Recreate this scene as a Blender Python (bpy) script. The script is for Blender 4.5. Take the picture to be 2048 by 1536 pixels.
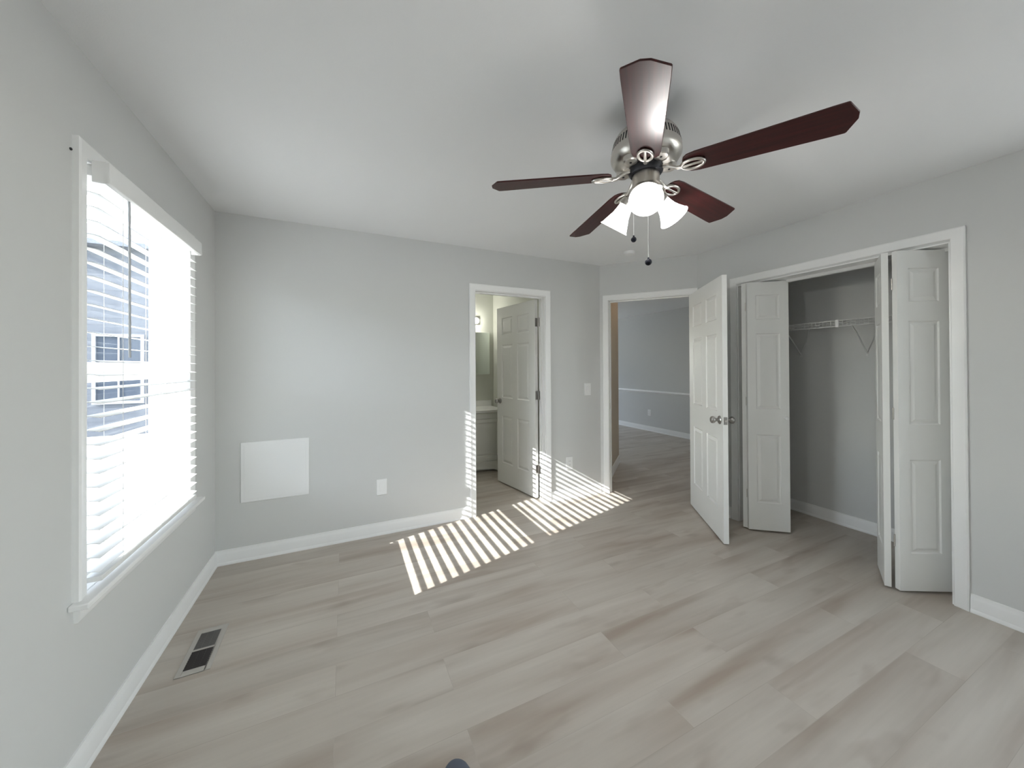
import bpy, bmesh, math, random
from mathutils import Vector, Matrix

for o in list(bpy.data.objects):
    bpy.data.objects.remove(o, do_unlink=True)
SC = bpy.context.scene
COL = SC.collection
rad = math.radians

# ------------------------------------------------------------------ camera
cam_d = bpy.data.cameras.new('camera')
cam = bpy.data.objects.new('camera', cam_d)
COL.objects.link(cam)
F_PX, YAW, PIT, ROL, PPY = 717.099, rad(25.045), rad(0.291), rad(-0.325), 729.09
fw = Vector((math.sin(YAW) * math.cos(PIT), math.cos(YAW) * math.cos(PIT), math.sin(PIT)))
rt = Vector((math.cos(YAW), -math.sin(YAW), 0))
up = rt.cross(fw)
r2 = rt * math.cos(ROL) + up * math.sin(ROL)
u2 = -rt * math.sin(ROL) + up * math.cos(ROL)
M = Matrix((r2, u2, -fw)).transposed().to_4x4()
M.translation = Vector((0.807, -3.0975, 1.3583))
cam.matrix_world = M
cam_d.sensor_fit = 'HORIZONTAL'
cam_d.sensor_width = 36.0
cam_d.lens = F_PX / 2048 * 36.0
cam_d.shift_y = (PPY - 768) / 2048
cam_d.clip_start = 0.02
SC.camera = cam

# ------------------------------------------------------------------ sky, sun, exposure
SC.view_settings.view_transform = 'Standard'
SC.view_settings.look = 'None'
SC.view_settings.exposure = 0.90
SC.view_settings.gamma = 1.0
SC.view_settings.use_curve_mapping = False
try:
    SC.cycles.max_bounces = 14
    SC.cycles.diffuse_bounces = 8
    SC.cycles.glossy_bounces = 5
    SC.cycles.transparent_max_bounces = 12
    SC.cycles.caustics_reflective = False
    SC.cycles.caustics_refractive = False
    SC.cycles.sample_clamp_indirect = 8.0
    SC.cycles.use_denoising = True
except Exception:
    pass

SUN_DIR = Vector((1.0, 0.265, -0.577)).normalized()
SKY_STRENGTH = 0.95
world = bpy.data.worlds.new('sky')
SC.world = world
world.use_nodes = True
wn = world.node_tree
wn.nodes.clear()
wo = wn.nodes.new('ShaderNodeOutputWorld')
wb = wn.nodes.new('ShaderNodeBackground')
sky = wn.nodes.new('ShaderNodeTexSky')
sky.sky_type = 'NISHITA'
sky.sun_disc = False
sky.sun_elevation = rad(29.2)
sky.sun_rotation = math.atan2(-SUN_DIR.x, -SUN_DIR.y)
sky.air_density = 1.0
sky.dust_density = 0.2
hs = wn.nodes.new('ShaderNodeHueSaturation')
hs.inputs['Saturation'].default_value = 0.40
wn.links.new(sky.outputs[0], hs.inputs['Color'])
wn.links.new(hs.outputs[0], wb.inputs[0])
wb.inputs[1].default_value = SKY_STRENGTH
wn.links.new(wb.outputs[0], wo.inputs[0])

sd = bpy.data.lights.new('sun', 'SUN')
sd.energy = 10.0
sd.angle = rad(0.2)
sd.color = (1.0, 0.98, 0.955)
sun = bpy.data.objects.new('sun', sd)
sun.rotation_euler = SUN_DIR.to_track_quat('-Z', 'Y').to_euler()
sun.location = (-8, -2, 6)
COL.objects.link(sun)


# ------------------------------------------------------------------ materials
def newmat(name):
    m = bpy.data.materials.new(name)
    m.use_nodes = True
    return m, m.node_tree, m.node_tree.nodes['Principled BSDF']


def mat(name, col, rough=0.5, metal=0.0, spec=None, bump=0.0, bscale=200.0, coat=0.0, var=0.0):
    m, nt, p = newmat(name)
    p.inputs['Base Color'].default_value = (*col, 1)
    p.inputs['Roughness'].default_value = rough
    p.inputs['Metallic'].default_value = metal
    if spec is not None:
        p.inputs['Specular IOR Level'].default_value = spec
    if coat:
        p.inputs['Coat Weight'].default_value = coat
        p.inputs['Coat Roughness'].default_value = 0.25
    if bump or var:
        tc = nt.nodes.new('ShaderNodeTexCoord')
        nz = nt.nodes.new('ShaderNodeTexNoise')
        nz.inputs['Scale'].default_value = bscale
        nz.inputs['Detail'].default_value = 4
        nt.links.new(tc.outputs['Object'], nz.inputs['Vector'])
        if bump:
            b = nt.nodes.new('ShaderNodeBump')
            b.inputs['Strength'].default_value = bump
            b.inputs['Distance'].default_value = 0.001
            nt.links.new(nz.outputs['Fac'], b.inputs['Height'])
            nt.links.new(b.outputs[0], p.inputs['Normal'])
        if var:
            cr = nt.nodes.new('ShaderNodeValToRGB')
            cr.color_ramp.elements[0].position = 0.3
            cr.color_ramp.elements[1].position = 0.7
            cr.color_ramp.elements[0].color = (*[c * (1 - var) for c in col], 1)
            cr.color_ramp.elements[1].color = (*[min(1, c * (1 + var)) for c in col], 1)
            nt.links.new(nz.outputs['Fac'], cr.inputs[0])
            nt.links.new(cr.outputs[0], p.inputs['Base Color'])
    return m


def emit(name, col, s):
    m = bpy.data.materials.new(name)
    m.use_nodes = True
    nt = m.node_tree
    nt.nodes.clear()
    e = nt.nodes.new('ShaderNodeEmission')
    e.inputs[0].default_value = (*col, 1)
    e.inputs[1].default_value = s
    o = nt.nodes.new('ShaderNodeOutputMaterial')
    nt.links.new(e.outputs[0], o.inputs[0])
    return m


M_WALL = mat('wall_paint', (0.635, 0.637, 0.63), 0.62, bump=0.12, bscale=350)
M_HALLTAN = mat('hall_paint', (0.60, 0.52, 0.42), 0.65, bump=0.12, bscale=350)
M_CEIL = mat('ceiling_paint', (0.83, 0.835, 0.845), 0.85, bump=0.2, bscale=220)
M_TRIM = mat('trim_paint', (0.86, 0.86, 0.855), 0.35)
M_DOOR = mat('door_paint', (0.82, 0.82, 0.80), 0.38, bump=0.05, bscale=60)
M_VINYL = mat('white_vinyl', (0.82, 0.82, 0.82), 0.35)
M_SLAT = mat('blind_slat', (0.82, 0.82, 0.81), 0.4)
M_PLATE = mat('white_plastic', (0.85, 0.85, 0.85), 0.35)
M_NICKEL = mat('brushed_nickel', (0.62, 0.59, 0.55), 0.30, 1.0, bump=0.05, bscale=400)
M_DARKMETAL = mat('dark_metal', (0.03, 0.03, 0.035), 0.35, 0.6)
M_REG = mat('register_metal', (0.47, 0.445, 0.41), 0.45, 0.0)
M_BLACK = mat('duct_black', (0.012, 0.012, 0.012), 0.8)
M_FOB = mat('dark_fob', (0.008, 0.009, 0.016), 0.6, spec=0.2)
M_KNOB = mat('satin_nickel', (0.40, 0.385, 0.37), 0.28, 1.0)
M_WIRE = mat('white_wire', (0.72, 0.72, 0.71), 0.4)
M_BATHWALL = mat('bath_paint', (0.55, 0.56, 0.50), 0.6, bump=0.1, bscale=350)
M_CAB = mat('cabinet_paint', (0.76, 0.76, 0.72), 0.4)
M_COUNTER = mat('cultured_marble', (0.80, 0.80, 0.78), 0.2, var=0.03, bscale=9)
M_SHOE = mat('shoe_slate', (0.085, 0.10, 0.135), 0.7, bump=0.3, bscale=300)
M_SOLE = mat('shoe_sole', (0.03, 0.03, 0.035), 0.8)
M_SIDING = None


def mat_floor():
    m, nt, p = newmat('vinyl_plank')
    N = nt.nodes.new
    L = nt.links.new
    tc = N('ShaderNodeTexCoord')
    br = N('ShaderNodeTexBrick')
    br.inputs['Scale'].default_value = 1.0
    br.inputs['Brick Width'].default_value = 1.22
    br.inputs['Row Height'].default_value = 0.18
    br.inputs['Mortar Size'].default_value = 0.0011
    br.inputs['Mortar Smooth'].default_value = 0.4
    br.inputs['Bias'].default_value = 0.0
    br.offset = 0.37
    br.offset_frequency = 2
    br.inputs['Color1'].default_value = (0, 0, 0, 1)
    br.inputs['Color2'].default_value = (1, 1, 1, 1)
    br.inputs['Mortar'].default_value = (0.5, 0.5, 0.5, 1)
    L(tc.outputs['Object'], br.inputs['Vector'])
    # per-plank random shift of the grain
    sep = N('ShaderNodeSeparateXYZ')
    L(tc.outputs['Object'], sep.inputs[0])
    mul = N('ShaderNodeMath'); mul.operation = 'MULTIPLY'; mul.inputs[1].default_value = 37.0
    L(br.outputs['Color'], mul.inputs[0])
    def grain(sx, sy, detail, rough, dist):
        mx = N('ShaderNodeMath'); mx.operation = 'MULTIPLY'; mx.inputs[1].default_value = sx
        my = N('ShaderNodeMath'); my.operation = 'MULTIPLY'; my.inputs[1].default_value = sy
        L(sep.outputs['X'], mx.inputs[0]); L(sep.outputs['Y'], my.inputs[0])
        ax = N('ShaderNodeMath'); ax.operation = 'ADD'
        L(mx.outputs[0], ax.inputs[0]); L(mul.outputs[0], ax.inputs[1])
        cb = N('ShaderNodeCombineXYZ')
        L(ax.outputs[0], cb.inputs[0]); L(my.outputs[0], cb.inputs[1]); L(mul.outputs[0], cb.inputs[2])
        nz = N('ShaderNodeTexNoise')
        nz.inputs['Scale'].default_value = 1.0
        nz.inputs['Detail'].default_value = detail
        nz.inputs['Roughness'].default_value = rough
        nz.inputs['Distortion'].default_value = dist
        L(cb.outputs[0], nz.inputs['Vector'])
        return nz.outputs['Fac']
    g1 = grain(0.9, 7.5, 3, 0.45, 0.5)      # broad figure
    g2 = grain(2.5, 55.0, 3, 0.55, 0.3)      # fine grain
    g3 = grain(2.8, 9.0, 2, 0.5, 0.25)       # knots and stains
    cr = N('ShaderNodeValToRGB')
    e = cr.color_ramp.elements
    e[0].position = 0.25; e[0].color = (0.365, 0.300, 0.248, 1)
    e[1].position = 0.75; e[1].color = (0.560, 0.515, 0.460, 1)
    k = e.new(0.5); k.color = (0.485, 0.437, 0.384, 1)
    L(g1, cr.inputs[0])
    # fine grain multiply
    mr = N('ShaderNodeMapRange')
    mr.inputs[1].default_value = 0.3; mr.inputs[2].default_value = 0.7
    mr.inputs[3].default_value = 0.965; mr.inputs[4].default_value = 1.025
    L(g2, mr.inputs[0])
    m1 = N('ShaderNodeMix'); m1.data_type = 'RGBA'; m1.blend_type = 'MULTIPLY'
    m1.inputs[0].default_value = 1.0
    L(cr.outputs[0], m1.inputs[6])
    L(mr.outputs[0], m1.inputs[7])
    # per-plank tone
    pr = N('ShaderNodeMapRange')
    pr.inputs[3].default_value = 0.955; pr.inputs[4].default_value = 1.03
    L(br.outputs['Color'], pr.inputs[0])
    m2 = N('ShaderNodeMix'); m2.data_type = 'RGBA'; m2.blend_type = 'MULTIPLY'
    m2.inputs[0].default_value = 1.0
    L(m1.outputs[2], m2.inputs[6]); L(pr.outputs[0], m2.inputs[7])
    # knots
    kr = N('ShaderNodeMapRange')
    kr.inputs[1].default_value = 0.60; kr.inputs[2].default_value = 0.80
    kr.inputs[3].default_value = 0.0; kr.inputs[4].default_value = 0.50
    L(g3, kr.inputs[0])
    m3 = N('ShaderNodeMix'); m3.data_type = 'RGBA'
    L(kr.outputs[0], m3.inputs[0]); L(m2.outputs[2], m3.inputs[6])
    m3.inputs[7].default_value = (0.255, 0.195, 0.155, 1)
    # seams
    m4 = N('ShaderNodeMix'); m4.data_type = 'RGBA'
    sm = N('ShaderNodeMath'); sm.operation = 'MULTIPLY'; sm.inputs[1].default_value = 0.15
    L(br.outputs['Fac'], sm.inputs[0]); L(sm.outputs[0], m4.inputs[0])
    L(m3.outputs[2], m4.inputs[6]); m4.inputs[7].default_value = (0.14, 0.12, 0.10, 1)
    L(m4.outputs[2], p.inputs['Base Color'])
    p.inputs['Roughness'].default_value = 0.42
    p.inputs['Specular IOR Level'].default_value = 0.4
    b = N('ShaderNodeBump'); b.inputs['Strength'].default_value = 0.08; b.inputs['Distance'].default_value = 0.001
    L(g2, b.inputs['Height']); L(b.outputs[0], p.inputs['Normal'])
    return m


def mat_wood():
    m, nt, p = newmat('mahogany_blade')
    N = nt.nodes.new
    L = nt.links.new
    tc = N('ShaderNodeTexCoord')
    mp = N('ShaderNodeMapping'); mp.inputs['Scale'].default_value = (3, 60, 60)
    L(tc.outputs['Object'], mp.inputs[0])
    nz = N('ShaderNodeTexNoise'); nz.inputs['Scale'].default_value = 1.0; nz.inputs['Detail'].default_value = 5
    L(mp.outputs[0], nz.inputs['Vector'])
    cr = N('ShaderNodeValToRGB')
    cr.color_ramp.elements[0].position = 0.3; cr.color_ramp.elements[0].color = (0.026, 0.005, 0.005, 1)
    cr.color_ramp.elements[1].position = 0.75; cr.color_ramp.elements[1].color = (0.066, 0.011, 0.011, 1)
    L(nz.outputs['Fac'], cr.inputs[0])
    L(cr.outputs[0], p.inputs['Base Color'])
    p.inputs['Roughness'].default_value = 0.42
    p.inputs['Specular IOR Level'].default_value = 0.4
    return m


def mat_glass():
    m = bpy.data.materials.new('window_glass')
    m.use_nodes = True
    nt = m.node_tree
    nt.nodes.clear()
    t = nt.nodes.new('ShaderNodeBsdfTransparent'); t.inputs[0].default_value = (0.93, 0.95, 0.95, 1)
    g = nt.nodes.new('ShaderNodeBsdfGlossy'); g.inputs['Roughness'].default_value = 0.02
    mx = nt.nodes.new('ShaderNodeMixShader')
    o = nt.nodes.new('ShaderNodeOutputMaterial')
    mx.inputs[0].default_value = 0.04
    nt.links.new(t.outputs[0], mx.inputs[1]); nt.links.new(g.outputs[0], mx.inputs[2])
    nt.links.new(mx.outputs[0], o.inputs[0])
    return m


def mat_siding():
    m, nt, p = newmat('lap_siding')
    tc = nt.nodes.new('ShaderNodeTexCoord')
    wv = nt.nodes.new('ShaderNodeTexWave')
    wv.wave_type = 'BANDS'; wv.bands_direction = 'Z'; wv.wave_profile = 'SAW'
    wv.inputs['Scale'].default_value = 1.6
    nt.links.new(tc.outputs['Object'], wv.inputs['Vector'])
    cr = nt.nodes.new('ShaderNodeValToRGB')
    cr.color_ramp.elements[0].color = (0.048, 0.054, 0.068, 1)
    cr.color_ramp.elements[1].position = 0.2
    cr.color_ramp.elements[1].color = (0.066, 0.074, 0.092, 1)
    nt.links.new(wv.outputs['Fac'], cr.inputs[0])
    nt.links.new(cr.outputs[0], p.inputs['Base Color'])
    p.inputs['Roughness'].default_value = 0.7
    return m


M_FLOOR = mat_floor()
M_WOOD = mat_wood()
M_GLASS = mat_glass()
M_SIDING = mat_siding()
M_ROOF = mat('roof_shingle', (0.10, 0.11, 0.13), 0.9, var=0.25, bscale=30)
M_GROUND = mat('pale_ground', (0.50, 0.49, 0.46), 0.9, var=0.1, bscale=3)
M_BRICK = mat('exterior_finish', (0.6, 0.58, 0.55), 0.8)
M_MIRROR = mat('mirror', (0.80, 0.86, 0.83), 0.02, 1.0)
M_SHADE = emit('lit_frosted_glass', (1.0, 0.985, 0.96), 2.6)
M_BULB = emit('lit_bulb', (1.0, 0.97, 0.92), 9.0)
M_BATHBULB = emit('bath_bulb', (1.0, 0.98, 0.90), 26.0)


# ------------------------------------------------------------------ mesh builder
class MB:
    def __init__(self):
        self.v = []
        self.f = []

    def add(self, vs, fs):
        n = len(self.v)
        self.v += [Vector(p) for p in vs]
        self.f += [tuple(i + n for i in q) for q in fs]

    def box(self, x0, x1, y0, y1, z0, z1, m=None):
        vs = [Vector((x, y, z)) for z in (z0, z1) for y in (y0, y1) for x in (x0, x1)]
        if m:
            vs = [m @ p for p in vs]
        self.add(vs, [(0, 2, 3, 1), (4, 5, 7, 6), (0, 1, 5, 4), (2, 6, 7, 3), (0, 4, 6, 2), (1, 3, 7, 5)])

    def prism(self, poly, z0, z1, m=None):
        n = len(poly)
        vs = [Vector((p[0], p[1], z0)) for p in poly] + [Vector((p[0], p[1], z1)) for p in poly]
        if m:
            vs = [m @ p for p in vs]
        fs = [tuple(range(n - 1, -1, -1)), tuple(range(n, 2 * n))]
        fs += [(i, (i + 1) % n, n + (i + 1) % n, n + i) for i in range(n)]
        self.add(vs, fs)

    def lathe(self, prof, m=None, seg=28):
        """profile of (r, z) revolved about local z"""
        n = len(prof)
        vs = []
        for k in range(seg):
            a = 2 * math.pi * k / seg
            for r, z in prof:
                vs.append(Vector((max(r, 1e-5) * math.cos(a), max(r, 1e-5) * math.sin(a), z)))
        if m:
            vs = [m @ p for p in vs]
        fs = []
        for k in range(seg):
            k2 = (k + 1) % seg
            for i in range(n - 1):
                fs.append((k * n + i, k2 * n + i, k2 * n + i + 1, k * n + i + 1))
        if prof[0][0] > 1e-4:
            fs.append(tuple(k * n for k in range(seg - 1, -1, -1)))
        if prof[-1][0] > 1e-4:
            fs.append(tuple(k * n + n - 1 for k in range(seg)))
        self.add(vs, fs)

    def cyl(self, a, b, r, seg=16, r2=None):
        a, b = Vector(a), Vector(b)
        d = b - a
        q = d.to_track_quat('Z', 'Y').to_matrix().to_4x4()
        q.translation = a
        self.lathe([(r, 0), (r2 if r2 is not None else r, d.length)], q, seg)

    def tube(self, pts, r, seg=8, closed=False):
        pts = [Vector(p) for p in pts]
        n = len(pts)
        vs = []
        ref = Vector((0, 0, 1))
        for i, p in enumerate(pts):
            a = pts[i - 1] if (i > 0 or closed) else p
            b = pts[(i + 1) % n] if (i < n - 1 or closed) else p
            t = (b - a).normalized()
            s = t.cross(ref)
            if s.length < 1e-3:
                s = t.cross(Vector((1, 0, 0)))
            s.normalize()
            w = s.cross(t)
            for k in range(seg):
                an = 2 * math.pi * k / seg
                vs.append(p + (s * math.cos(an) + w * math.sin(an)) * r)
        fs = []
        m = n if closed else n - 1
        for i in range(m):
            j = (i + 1) % n
            for k in range(seg):
                k2 = (k + 1) % seg
                fs.append((i * seg + k, i * seg + k2, j * seg + k2, j * seg + k))
        if not closed:
            fs.append(tuple(range(seg - 1, -1, -1)))
            fs.append(tuple((n - 1) * seg + k for k in range(seg)))
        self.add(vs, fs)

    def sphere(self, c, r, seg=20, rings=12, sx=1, sy=1, sz=1):
        prof = [(r * math.sin(math.pi * i / rings), -r * math.cos(math.pi * i / rings)) for i in range(rings + 1)]
        prof[0] = (0, -r); prof[-1] = (0, r)
        m = Matrix.Translation(Vector(c)) @ Matrix.Diagonal((sx, sy, sz, 1))
        self.lathe(prof, m, seg)

    def build(self, name, material, parent=None, smooth=True, fix=True, bevel=0.0, angle=38):
        me = bpy.data.meshes.new(name)
        me.from_pydata([tuple(p) for p in self.v], [], self.f)
        if fix:
            bm = bmesh.new()
            bm.from_mesh(me)
            bmesh.ops.remove_doubles(bm, verts=bm.verts, dist=1e-5)
            bmesh.ops.recalc_face_normals(bm, faces=bm.faces)
            bm.to_mesh(me)
            bm.free()
        me.materials.append(material)
        if smooth:
            me.shade_smooth()
            me.set_sharp_from_angle(angle=rad(angle))
        o = bpy.data.objects.new(name, me)
        COL.objects.link(o)
        if parent:
            o.parent = parent
        if bevel:
            b = o.modifiers.new('bevel', 'BEVEL')
            b.width = bevel
            b.segments = 2
            b.limit_method = 'ANGLE'
        return o


def tag(o, label, cat, kind=None, group=None):
    o['label'] = label
    o['category'] = cat
    if kind:
        o['kind'] = kind
    if group:
        o['group'] = group
    return o


def empty(name, loc, rz=0.0):
    o = bpy.data.objects.new(name, None)
    o.location = loc
    o.rotation_euler = (0, 0, rz)
    o.empty_display_size = 0.1
    COL.objects.link(o)
    return o


def S(name, mb, material, label, cat, **k):
    return tag(mb.build(name, material, **k), label, cat, 'structure')


# ------------------------------------------------------------------ plan of the house
H = 2.44
WR = 3.919                      # closet wall face
YF = -5.30                      # wall behind the camera
XC = 4.62                       # closet back wall
AD = rad(49.0)
DD = Vector((math.cos(AD), -math.sin(AD), 0))      # along the angled wall
DN = Vector((math.sin(AD), math.cos(AD), 0))       # out towards the hall
P0 = Vector((3.303, 0, 0))
P = lambda t, n: P0 + DD * t + DN * n
OPZ = 2.05                      # door opening height

# ------------------------------------------------------------------ floor, ceiling
b = MB(); b.box(-0.30, 6.9, YF - 0.2, 5.0, -0.12, 0.0)
S('floor', b, M_FLOOR, 'grey beige wood look vinyl plank floor running through all the rooms', 'floor', smooth=False)
b = MB(); b.box(-0.30, 6.9, YF - 0.2, 5.0, H, H + 0.15)
S('ceiling', b, M_CEIL, 'plain flat white ceiling above the bedroom and the rooms beyond', 'ceiling', smooth=False)

# ------------------------------------------------------------------ walls
WY0, WY1, WZ0, WZ1 = -1.374, -0.473, 0.600, 2.100     # window opening
OY0, OY1, OZ1 = -1.2995, 0.100, 2.260                 # outer reveal
b = MB()
for (xa, xb, ya, yb, zt) in ((-0.165, 0.0, WY0, WY1, WZ1), (-0.30, -0.165, OY0, OY1, OZ1)):
    b.box(xa, xb, YF - 0.2, ya, 0, H)
    b.box(xa, xb, yb, 0.12, 0, H)
    b.box(xa, xb, ya, yb, 0, WZ0 - 0.03)
    b.box(xa, xb, ya, yb, zt, H)
S('wall_left', b, M_WALL, 'light grey wall on the left holding the bright window', 'wall', smooth=False)

BX0, BX1 = 1.890, 2.615          # bathroom opening between jamb faces
JT = 0.019
b = MB()
b.box(0, BX0 - JT, 0, 0.12, 0, H)
b.box(BX1 + JT, 3.303, 0, 0.12, 0, H)
b.box(BX0 - JT, BX1 + JT, 0, 0.12, OPZ + JT, H)
S('wall_back', b, M_WALL, 'light grey wall facing the camera, pierced by the narrow bathroom doorway', 'wall', smooth=False)

T0, T1 = 0.095, 0.900            # entry opening along the angled wall
b = MB()
b.prism([(P0.x, P0.y), tuple(P(T0 - JT, 0)[:2]), tuple(P(T0 - JT, 0.12)[:2]), (3.303, 0.12)], 0, H)
b.prism([tuple(P(T1 + JT, 0)[:2]), (WR, P(0.939, 0).y), (WR + 0.12, P(0.939, 0).y), tuple(P(T1 + JT, 0.12)[:2])], 0, H)
q = [P(T0 - JT, 0), P(T1 + JT, 0), P(T1 + JT, 0.12), P(T0 - JT, 0.12)]
b.prism([tuple(p[:2]) for p in q], OPZ + JT, H)
S('wall_angled', b, M_WALL, 'short angled grey wall around the open bedroom doorway', 'wall', smooth=False)

CY0, CY1 = -2.313, -1.095        # closet opening
CZ = 2.052
YD = P(0.939, 0).y
RY0, RY1, RZ0, RZ1 = -5.20, -2.85, 0.12, 2.28   # added fill-light window of the right wall, behind the view
CT = 0.15                        # closet wall thickness
b = MB()
b.box(WR, WR + CT, CY1 + 0.004, YD, 0, H)
b.box(WR, WR + CT, RY1, CY0 - 0.004, 0, H)
b.box(WR, WR + CT, YF, RY0, 0, H)
b.box(WR, WR + CT, RY0, RY1, 0, RZ0)
b.box(WR, WR + CT, RY0, RY1, RZ1, H)
b.box(WR, WR + CT, CY0 - 0.004, CY1 + 0.004, CZ, H)
S('wall_right', b, M_WALL, 'light grey wall on the right around the open closet', 'wall', smooth=False)

b = MB()
b.box(XC, XC + 0.12, -2.85, -0.70, 0, H)
b.box(WR + CT, XC, -0.82, -0.70, 0, H)
b.box(WR + CT, XC, -2.85, -2.73, 0, H)
S('wall_closet', b, M_WALL, 'grey inner walls of the reach-in closet', 'wall', smooth=False)

# wall behind the camera
b = MB()
b.box(0, WR + CT, YF - 0.2, YF, 0, H)
S('wall_front', b, M_WALL, 'plain grey wall behind the camera', 'wall', smooth=False)


def plain_window(name, loc, rz, wdt, hh, label):
    w = empty(name, loc, rz)
    tag(w, label, 'window', 'structure')
    hw = wdt / 2
    b = MB()
    b.box(-hw, -hw + 0.05, -0.03, 0.03, 0, hh); b.box(hw - 0.05, hw, -0.03, 0.03, 0, hh)
    b.box(-hw + 0.05, hw - 0.05, -0.03, 0.03, 0, 0.05); b.box(-hw + 0.05, hw - 0.05, -0.03, 0.03, hh - 0.05, hh)
    b.box(-0.03, 0.03, -0.03, 0.03, 0.05, hh - 0.05)
    b.build('frame', M_VINYL, w, bevel=0.003)
    for s in (-1, 1):
        b = MB(); x0, x1 = sorted((s * 0.03, s * (hw - 0.05)))
        b.box(x0, x1, -0.003, 0.003, 0.05, hh - 0.05); b.build('pane', M_GLASS, w, smooth=False)


plain_window('fill_window', (WR + 0.08, (RY0 + RY1) / 2, RZ0), math.pi / 2, RY1 - RY0, RZ1 - RZ0, 'white framed window added in the right wall for fill light, outside the view')  # unseen window added to fill the bedroom with even daylight

# bathroom shell
b = MB(); b.box(1.10, 2.88, 1.72, 1.84, 0, H)
S('wall_bathroom_back', b, M_BATHWALL, 'pale greenish grey bathroom wall behind the mirror and vanity', 'wall', smooth=False)
b = MB(); b.box(2.76, 2.88, 0.12, 1.72, 0, H)
S('wall_bathroom_right', b, M_BATHWALL, 'sliver of bathroom side wall between the mirror and the open bathroom door', 'wall', smooth=False)
b = MB(); b.box(1.10, 1.22, 0.12, 1.72, 0, H)
S('wall_bathroom_left', b, M_BATHWALL, 'bathroom side wall hidden left of the doorway', 'wall', smooth=False)

# living room beyond the bedroom door
HA, HN = 0.015, 1.33
b = MB()
b.prism([tuple(P(a, n)[:2]) for a, n in ((HA, 0.121), (HA, HN), (HA - 0.11, HN), (HA - 0.11, 0.16))], 0, H)
S('wall_hall', b, M_HALLTAN, 'narrow strip of tan wall just beyond the bedroom doorway', 'wall', smooth=False)
XF = 6.552
LX0, LX1, LZ0, LZ1 = 3.6, 6.0, 0.8, 2.0
b = MB()
b.box(XF, XF + 0.12, -0.9, 4.7, 0, H)
S('wall_far', b, M_WALL, 'dim grey far wall of the next room with a white chair rail', 'wall', smooth=False)
b = MB()
b.box(2.76, LX0, 4.6, 4.72, 0, H); b.box(LX1, XF, 4.6, 4.72, 0, H)
b.box(LX0, LX1, 4.6, 4.72, 0, LZ0); b.box(LX0, LX1, 4.6, 4.72, LZ1, H)
b.box(2.76, 2.88, 1.84, 4.6, 0, H)
b.box(XC + 0.12, XF, -0.9, -0.78, 0, H)
S('wall_north', b, M_WALL, 'outer walls of the next room, out of sight past the doorway', 'wall', smooth=False)
b = MB(); b.box(LX0, LX1, 4.655, 4.661, LZ0, LZ1)  # unseen pane added so daylight reaches the next room
w3 = S('hall_fill_window', b, M_GLASS, 'window added to bring daylight into the next room, out of sight past the doorway', 'window', smooth=False)


# ------------------------------------------------------------------ trim helpers
CAS = [(0.0, 0.0), (0.0, 0.008), (0.004, 0.011), (0.022, 0.012), (0.040, 0.0155), (0.050, 0.018), (0.057, 0.0145), (0.057, 0.0)]


def casing(mb, m, u0, u1, h, prof=CAS, zb=0.0, wmax=None, right=True):
    """three sided casing round an opening; local u along the wall, z up, -y into the room"""
    n = len(prof)
    vs, fs = [], []
    for w, d in prof:
        wr = min(w, wmax) if wmax else w
        for (u, z) in ((u0 - w, zb), (u0 - w, h + w), (u1 + wr, h + w), (u1 + wr, zb)):
            vs.append(m @ Vector((u, -d, z)))
    for i in range(n):
        j = (i + 1) % n
        for k in range(3):
            fs.append((i * 4 + k, i * 4 + k + 1, j * 4 + k + 1, j * 4 + k))
    fs.append(tuple(i * 4 for i in range(n)))
    fs.append(tuple(i * 4 + 3 for i in range(n - 1, -1, -1)))
    mb.add(vs, fs)


BASE = [(0.0, 0.0), (0.017, 0.0), (0.0175, 0.006), (0.015, 0.016), (0.0125, 0.021), (0.0120, 0.070), (0.0095, 0.080), (0.007, 0.088), (0.006, 0.099), (0.0, 0.100)]


def base_run(mb, a, bpt, nrm, prof=BASE, ea=0.0, eb=0.0):
    """baseboard from a to b on the wall; nrm points into the room; ea/eb shorten with depth for mitres"""
    a, bpt, nrm = Vector(a), Vector(bpt), Vector(nrm)
    t = (bpt - a).normalized()
    n = len(prof)
    vs = []
    for d, z in prof:
        for p, e in ((a, ea), (bpt, -eb)):
            vs.append(p + nrm * d + t * d * e + Vector((0, 0, z)))
    fs = [(i * 2, i * 2 + 1, ((i + 1) % n) * 2 + 1, ((i + 1) % n) * 2) for i in range(n)]
    fs += [tuple(i * 2 for i in range(n)), tuple(i * 2 + 1 for i in range(n - 1, -1, -1))]
    mb.add(vs, fs)


b = MB(); base_run(b, (0, YF, 0), (0, 0, 0), (1, 0, 0), eb=1)
S('baseboard_left', b, M_TRIM, 'long white baseboard under the window along the left wall', 'baseboard', angle=25)
b = MB(); base_run(b, (0, 0, 0), (BX0 - 0.005 - 0.057, 0, 0), (0, -1, 0), ea=1)
S('baseboard_back', b, M_TRIM, 'white baseboard below the access panel, left of the bathroom doorway', 'baseboard', angle=25)
b = MB(); base_run(b, (BX1 + 0.005 + 0.057, 0, 0), (3.303, 0, 0), (0, -1, 0), eb=0.45)
S('baseboard_center', b, M_TRIM, 'short sunlit baseboard between the bathroom and bedroom doorways', 'baseboard', angle=25)
b = MB(); base_run(b, (WR, YF, 0), (WR, CY0 - 0.057 - 0.002, 0), (-1, 0, 0))
base_run(b, (WR, CY1 + 0.060, 0), (WR, YD, 0), (-1, 0, 0))
S('baseboard_right', b, M_TRIM, 'white baseboard right of the closet opening', 'baseboard', angle=25)
b = MB(); base_run(b, (XC, -2.73, 0), (XC, -0.82, 0), (-1, 0, 0))
S('baseboard_closet', b, M_TRIM, 'white baseboard along the back wall inside the closet', 'baseboard', angle=25)
b = MB(); base_run(b, (XF, -0.78, 0), (XF, 4.6, 0), (-1, 0, 0))
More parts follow.
